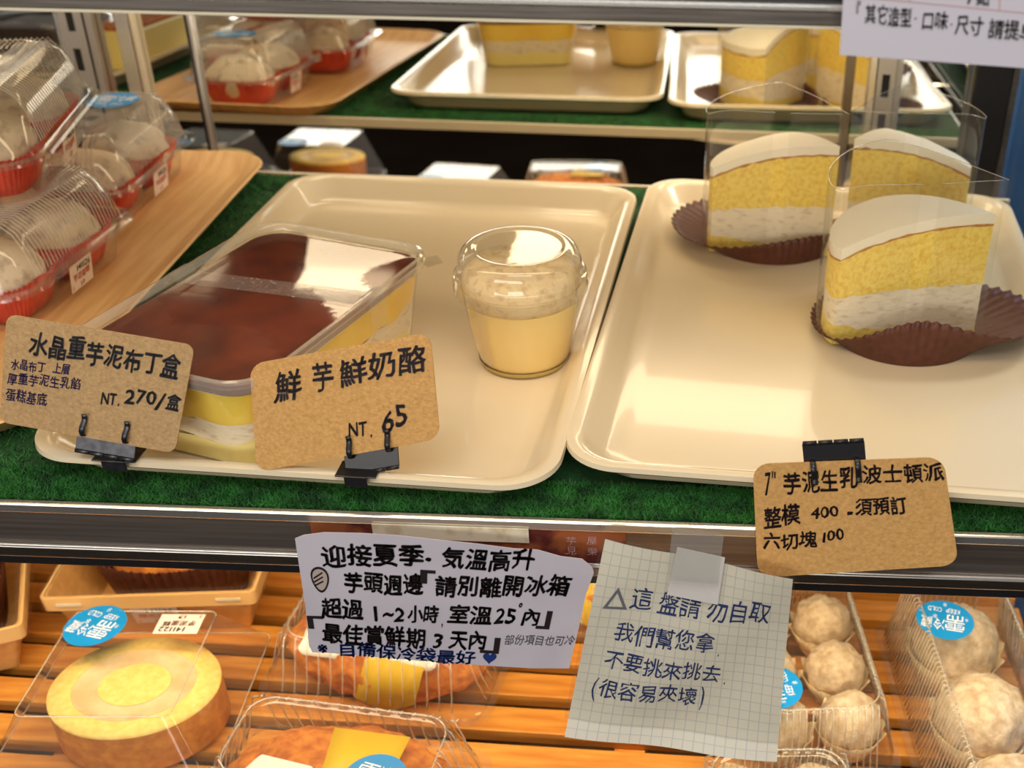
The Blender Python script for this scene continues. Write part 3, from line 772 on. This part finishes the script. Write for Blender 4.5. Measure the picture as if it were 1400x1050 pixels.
# tag and tape that hold it to the rail
bev(MB().box(.184, .2775, -.0013, -.0004, -.0150, -.0045, Matrix.Translation((0, .0870, 0)) @ Matrix.Translation((0, .0075, 0)) @ Matrix.Rotation(RA, 4, 'Z') @ Matrix.Translation((0, -.002, 0))).build('cream_tag', mat('aged_paper', srgb(226, 214, 186), .6, c2=srgb(190, 170, 130), scale=90, lo=.5, hi=.75), sh), .0002)['label'] = 'cream paper tag stuck on the rail'
pban = MB().box(.146, .335, -.0006, .0003, -.0300, -.0066, Mr).build('printed_strip', M_maroon, sh); pban['label'] = 'maroon printed strip in the rail channel'
Pb = lambda u, v: Mr @ Vector((.290 + .035*u, -.0010, -.008 - .022*v))
lettering('printed_characters', Pb, [('芋', .25, .25, .45, .25, .30), ('見', .25, .60, .45, .60, .30), ('屋', .62, .25, .80, .25, .30), ('樂', .62, .60, .80, .60, .30)], mat('faded_print', srgb(190, 150, 150), .5), pban, off=0)

S2 = [(.3253, .0800, .0068), (.4334, .0800, -.0148), (.4345, .0800, -.1664), (.2978, .0800, -.1512)]
t, Q = notice('graph_paper_note', 'graph paper note in plastic with blue handwriting', S2, None, M_paper)
def Qc(u, v, k=1): return Q(u, v, k) + Vector((0, -.005*math.sin(v*PI*.9)*(.5-u)*1.6 - .004*max(0, v-.85)*6 - .0012*math.sin(u*9+v*7), 0))
M_graph = bpy.data.materials.new('graph_paper'); M_graph.use_nodes = True
M_graph.node_tree.nodes['Principled BSDF'].inputs['Base Color'].default_value = srgb(236, 228, 206)
M_graph.node_tree.nodes['Principled BSDF'].inputs['Roughness'].default_value = .6
N_ = 20
def sheet(Qf, kz, n=20):
    mb = MB(); 
    mb.v = [tuple(Qf(i/n, j/n, kz)) for j in range(n+1) for i in range(n+1)]
    mb.f = [(j*(n+1)+i, j*(n+1)+i+1, (j+1)*(n+1)+i+1, (j+1)*(n+1)+i) for j in range(n) for i in range(n)]
    return mb
sheet(Qc, 0).build('sheet', M_graph, t, True)
gl = []
for k in range(1, 20):
    a = k/20
    for s in range(20):
        b0, b1 = s/20, (s+1)/20
        gl.append([(a-.0018, b0), (a+.0018, b0), (a+.0018, b1), (a-.0018, b1)]); gl.append([(b0, a-.0013), (b1, a-.0013), (b1, a+.0013), (b0, a+.0013)])
strokes('grid_lines', lambda u, v: Qc(u, v, .35), gl, mat('grid_ink', srgb(204, 204, 198), .6), t)
lettering('lettering', lambda u, v: Qc(u, v, .8), [('這', .185, .243, .30, .243, .115), ('盤請', .33, .245, .544, .239, .118), ('勿自取', .574, .232, .902, .197, .120), ('我們幫您拿', .137, .417, .640, .402, .105), ('.', .65, .44, .68, .44, .06),
    ('不要挑來挑去', .114, .569, .690, .565, .100), ('.', .70, .60, .73, .60, .06), ('(', .08, .71, .11, .71, .11), ('很容易夾壞', .115, .713, .590, .702, .105), (')', .60, .70, .63, .70, .11)], M_blue, t, off=.004, label='blue handwriting')
tri = [(.115, .195), (.055, .305), (.178, .300)]; tin = [(.115, .222), (.078, .293), (.156, .289)]
strokes('triangle_mark', lambda u, v: Qc(u, v, .8), [[tri[i], tri[(i+1) % 3], tin[(i+1) % 3], tin[i]] for i in range(3)], mat('grey_marker', srgb(110, 112, 120), .6), t)
sheet(lambda u, v, k: Qc(-.02 + u*1.03, -.02 + v*.92, k) + Vector((0, -.0012 - .0006*noise.noise(Vector((u*9, v*9, 1))), 0)), 1, 30).build('plastic_sleeve', M_sleeve, t, True)
w = strokes('white_patch', lambda u, v: Qc(u, v, 5.2), [[(.375, -.045), (.63, -.04), (.625, .185), (.362, .188)]], mat('white_sticker', srgb(214, 208, 200), .5), t); solid(w, .0004); w['label'] = 'plain white square sticker'
tpm = MB(); tpm.loft([[(.3636, .0738, .022), (.3925, .0738, .020)], [(.362, .0736, -.005), (.391, .0736, -.007)], [(.3625, .0736, -.018), (.391, .0736, -.019)]], closed=False)
tpo = tpm.build('hanging_tape', M_tape, None); solid(tpo, .0002); tpo.parent = t; tpo.matrix_parent_inverse = Matrix.Translation(t.location).inverted()

S3 = [(.4301, .0840, .3237), (.5286, .0840, .3176), (.5342, .0840, .2760), (.4316, .0840, .2801)]
t, Q = notice('white_notice', 'white ruled notice at top right with black handwriting', S3, None, M_paper)
mb = MB(); ol = [(0, 0), (1, 0), (1, 1), (0, 1)]
mb.loft([[Q(u, v, 0) for u, v in ol], [Q(u, v, -1.2) for u, v in ol]], True, True); mb.build('sheet', mat('glossy_paper', srgb(206, 200, 206), .3), t)
lettering('lettering', Q, [('『', .035, .53, .075, .53, .16), ('其它造型', .095, .575, .295, .585, .19), ('·', .295, .585, .33, .585, .1), ('口味', .335, .60, .45, .605, .18), ('·', .45, .61, .48, .61, .1), ('尺寸', .48, .61, .60, .615, .19), ('請提早', .62, .62, .82, .635, .20), ('預', .83, .64, .89, .64, .2), ('7點', .52, .31, .62, .32, .17)], M_ink, t, off=.012)
strokes('red_ruling', lambda u, v: Q(u, v, .5), [[(0.02, .425), (1, .455), (1, .461), (.02, .431)]] + [[(x, 0), (x+.003, 0), (x+.003, .44), (x, .44)] for x in (.1, .28, .66)], mat('red_rule', srgb(190, 110, 100), .6), t)

# ------------------------------------------------------------------ lower shelf goods
ZL = -.2698
def lid_pack(label, cat, loc, rz, w, d, h, group=None, bh=.012, name='clamshell_pack', fl=.0018, pitch=.016, taper=.03, lidm=None):
    t = thing(name, label, cat, loc, rz, group)
    MB().loft([rrect(w-.02, d-.02, .016, .0003, seg=30), rrect(w-.010, d-.010, .018, bh, seg=30), rrect(w, d, .020, bh+.0006, seg=30), rrect(w+.002, d+.002, .02, bh-.002, seg=30)], True).build('base_tray', M_clear, t, True, math.radians(40))
    RS = dict(n=8, seg=70)
    MB().loft([rrect(w+.001, d+.001, .021, bh+.001, **RS), rrect(w-.009, d-.009, .020, bh+.0016, **RS), rrect(w-.012, d-.012, .02, bh+.006, amp=fl, pitch=pitch, **RS),
               rrect(w-.012-taper*.7, d-.012-taper*.7, .02, bh+(h-bh)*.75, amp=fl, pitch=pitch, **RS), rrect(w-.012-taper, d-.012-taper, .018, h-.001, amp=fl*.6, pitch=pitch, **RS),
               rrect(w-.016-taper, d-.016-taper, .018, h, **RS), rrect(w-.022-taper, d-.022-taper, .016, h-.0015, **RS), rrect(w-.026-taper, d-.026-taper, .016, h-.0018, **RS)], False, True).build('clear_lid', lidm or M_lid, t, True, math.radians(50))
    rb = MB(); st = pitch*.62; hh = h - bh
    pf = [(.006, .006), (.006+taper*.2, hh*.4), (.006+taper*.35, hh*.75), (.006+taper*.5, hh-.0008), (.010+taper*.5, hh+.0004)]
    for sg in (-1, 1):
        k = -d/2 + .024
        while k < d/2 - .020:
            rb.tube([(sg*(w/2-a_+.0004), k*(1-a_*2.5), bh+b_) for a_, b_ in pf], .0007, 5); k += st
        k = -w/2 + .024
        while k < w/2 - .020:
            rb.tube([(k*(1-a_*1.8), sg*(d/2-a_+.0004), bh+b_) for a_, b_ in pf], .0007, 5); k += st
    rb.build('lid_ribs', M_rib2, t, True)['kind'] = 'stuff'
    rr = [rrect(w-.016-taper, d-.016-taper, .018, h+.0003, seg=20)[i] for i in range(len(rrect(w-.016-taper, d-.016-taper, .018, h, seg=20)))]
    MB().tube(rr + rr[:1], .0007, 5).build('lid_bead', M_rib2, t, True)
    return t

# swiss roll box
def roll_box(label, loc, rz, tall=1, group='', sticker=True):
    t = thing('swiss_roll_box', label, 'cake box', loc, rz, group)
    MB().loft([rrect(.150, .150, .006, .0003), rrect(.164, .164, .008, .020), rrect(.110, .110, .006, .068*tall)], True, True).build('clear_box', M_lid, t, True, math.radians(30))
    for (ww, rr_, zz) in ((.164, .008, .020), (.110, .006, .068*tall)):
        lp_ = rrect(ww, ww, rr_, zz + .0004, n=4, seg=6); MB().tube(lp_ + lp_[:1], .0007, 5).build('box_edge', M_rib2, t, True)
    n = 56; rx, ry, h = .063, .052, .046*tall
    def ell(k, z, sx=0): return [(.006 + rx*k*math.cos(2*PI*i/n), -.002 + ry*k*math.sin(2*PI*i/n), z) for i in range(n)]
    MB().loft([ell(.93, .003), ell(1, .008), ell(1, h-.003)], True).build('roll_skin', M_rollcrust, t, True)
    MB().loft([ell(1, h-.0028), ell(.99, h), ell(.72, h+.0004)]).build('outer_sponge', M_roll, t, True)
    MB().loft([ell(.719, h+.0003), ell(.66, h-.0012), ell(.46, h-.0008), ell(.421, h)]).build('cream_ring', mat('roll_cream', srgb(232, 200, 148), .7, c2=srgb(214, 176, 120), scale=60), t, True)
    MB().loft([ell(.42, h+.0003), ell(.30, h+.0008), ell(.02, h+.001)], False, True).build('core_sponge', M_roll, t, True)
    if sticker: keep_cold(t, (-.034, .038, .0690 + .068*(tall-1)), (0, 0, PI-.25), .023)
    price_label(t, Matrix.Translation((.030, .040, .0688 + .068*(tall-1))) @ Matrix.Rotation(PI, 4, 'Z'), .034, .022, '141122')
    return t
r1 = roll_box('swiss roll in a clear box with a blue sticker, lower left corner', (-.050, .166, ZL), .08, group=None)

# kraft boxes with fluted bread
def kraft_box(label, loc, rz, w=.172, d=.125, h=.052, cat='kraft box'):
    t = thing('kraft_box', label, cat, loc, rz)
    a = [rrect(w-.030, d-.030, .004, .0003), rrect(w-.004, d-.004, .004, h), rrect(w-.007, d-.007, .004, h), rrect(w-.034, d-.034, .004, .002)]
    MB().loft(a, True, True).build('box_wall', M_box, t, False)
    MB().loft([rrect(w-.0055, d-.0055, .005, h-.013), rrect(w, d, .005, h-.013), rrect(w+.001, d+.001, .005, h+.0005), rrect(w-.0035, d-.0035, .004, h+.0006)]).build('folded_rim', mat('kraft_box_pale', srgb(236, 190, 118), .6), t, False)
    for s in (-1, 1):
        strokes('rim_slot', lambda u, v: Vector((u, v, 0)), [], M_cream, t) if False else bev(MB().box(s*.064-.010, s*.064+.010, -d/2-.0016, -d/2-.0006, h-.0075, h-.0045).build('rim_slot', M_cream, t), .0003)
    MB().loft([rrect(w+.006, d+.006, .010, h-.012), rrect(w+.004, d+.004, .010, h+.0012), rrect(w-.012, d-.012, .010, h+.002)], False, False).build('clear_lid', M_film, t, True, math.radians(35))
    n = 200; loops = []
    for q in (0, .5, 1):
        loops.append([((.054 + .009*q + .0018*math.cos(50*2*PI*i/n)*q)*math.cos(2*PI*i/n)*1.05, .006 + (.030 + .008*q + .0018*math.cos(50*2*PI*i/n)*q)*math.sin(2*PI*i/n), .003 + q*.047) for i in range(n)])
    # zigzag rim
    loops.append([(x, y, z + .003*math.cos(50*2*PI*i/n)) for i, (x, y, z) in enumerate(loops[-1])])
    solid(MB().loft(loops, True).build('fluted_paper', M_brown, t, True, math.radians(40)), .0004)
    b = blob(.054, .032, .030, .05, 40, 3).build('bread', M_bread, t, True); b.location = (0, .006, .036)
    price_label(t, side_matrix((.0, -d/2+.0065, h-.026), (0, -1, -.30)), .038, .024, '141125', '陽光蛋糕')
    return t
kraft_box('kraft paper box of fluted bread with a price sticker, under the rail', (-.083, .318, ZL+.0), .135)
kraft_box('kraft paper box at the lower left edge', (-.252, .262, ZL+.0), -1.10)

# crumb bread clamshells
def bread_pack(label, loc, rz, sticker_at=None, seed=0, w=.190, d=.125, h=.062):
    t = lid_pack(label, 'bread pack', loc, rz, w, d, h, 'clear packs of filled golden bread')
    b = blob(.082, .048, .034, .10, 60, seed, flat=.62, n=80, m=36).build('bread', M_bread, t, True); b.location = (0, 0, .0235)
    cr = MB().loft([[(-.066, -.014, .046), (.055, -.030, .049), (.048, -.040, .041), (-.060, -.036, .038)], [(-.052, -.006, .058), (.052, -.018, .0575), (.050, -.040, .048), (-.066, -.034, .044)]], True, True).build('cream_filling', M_cream_w, t)
    bev(cr, .004, 3)
    yp = MB(); yp.loft([[(-.012+.012*i, -.053, .006 + .006*abs(i-2)) for i in range(5)], [(-.006+.012*i, -.042, .044) for i in range(5)], [(-.004+.012*i, -.016, .0592) for i in range(5)], [(-.010+.014*i, .022, .0592) for i in range(5)]], closed=False)
    solid(yp.build('yellow_paper', M_yelpap, t, True), .0004)
    if sticker_at: keep_cold(t, sticker_at[0], (0, 0, sticker_at[1]), .0225)
    return t
bread_pack('bread pack behind the white notice with its sticker half hidden', (.130, .243, ZL), -.08, ((-.028, .034, .0615), 1.9), 2)
bread_pack('front bread pack with a blue sticker at the bottom edge', (.133, .100, ZL+.0004), -.08, ((.035, -.020, .0615), -.15), 20, w=.192, d=.116, h=.068)
bread_pack('bread pack deep behind the graph paper note', (.285, .345, ZL), .02, None, 31, w=.18, d=.13)

# cream puff packs
def puff_pack(label, loc, rz, nx, ny, pr, w, d, h, sticker_at=None, seed=0, ball=True):
    t = lid_pack(label, 'puff pack', loc, rz, w, d, h, 'clear packs of pale round puffs', pitch=.008, fl=.0014, taper=.022)
    for j in range(ny):
        for i in range(nx):
            x = (i-(nx-1)/2)*pr*2.15; y = (j-(ny-1)/2)*pr*2.15
            n = 60
            lp = [[(x + (pr*(.7+.34*q) + .0022*math.cos(12*2*PI*k/n)*q)*math.cos(2*PI*k/n), y + (pr*(.7+.34*q) + .0022*math.cos(12*2*PI*k/n)*q)*math.sin(2*PI*k/n), .003 + pr*.9*q + .003*math.cos(12*2*PI*k/n)*q) for k in range(n)] for q in (0, .5, 1)]
            solid(MB().loft(lp, True).build('paper_cup', M_crumb, t, True), .0004)
            b = blob(pr*.92, pr*.92, pr*.85, .12, 90, seed+i+j*3).build('puff', M_taroball, t, True); b.location = (x, y, .004+pr*.95)
    if sticker_at: keep_cold(t, sticker_at[0], (0, 0, sticker_at[1]), sticker_at[2])
    return t
puff_pack('puff pack of three large balls under a blue sticker, far right', (.594, .190, ZL), .10, 1, 3, .0365, .108, .270, .084, ((-.020, .058, .0835), 2.9, .022), 3)
puff_pack('puff pack of small pale balls partly behind the graph paper note', (.462, .238, ZL), .14, 2, 3, .0255, .125, .195, .068, ((-.034, -.054, .0675), 1.75, .022), 11)
puff_pack('front puff pack at the bottom edge below the note', (.440, .080, ZL), .10, 2, 2, .027, .128, .105, .075, None, 23)

# left items that show in the mirror gap
r2 = roll_box('swiss roll box left of the corner one, glaring in the mirror', (-.300, .078, ZL), .0, group=None, tall=1.42)
r3 = roll_box('farther swiss roll box seen glaring in the mirror', (-.480, .110, ZL), .05, group=None, tall=1.42)
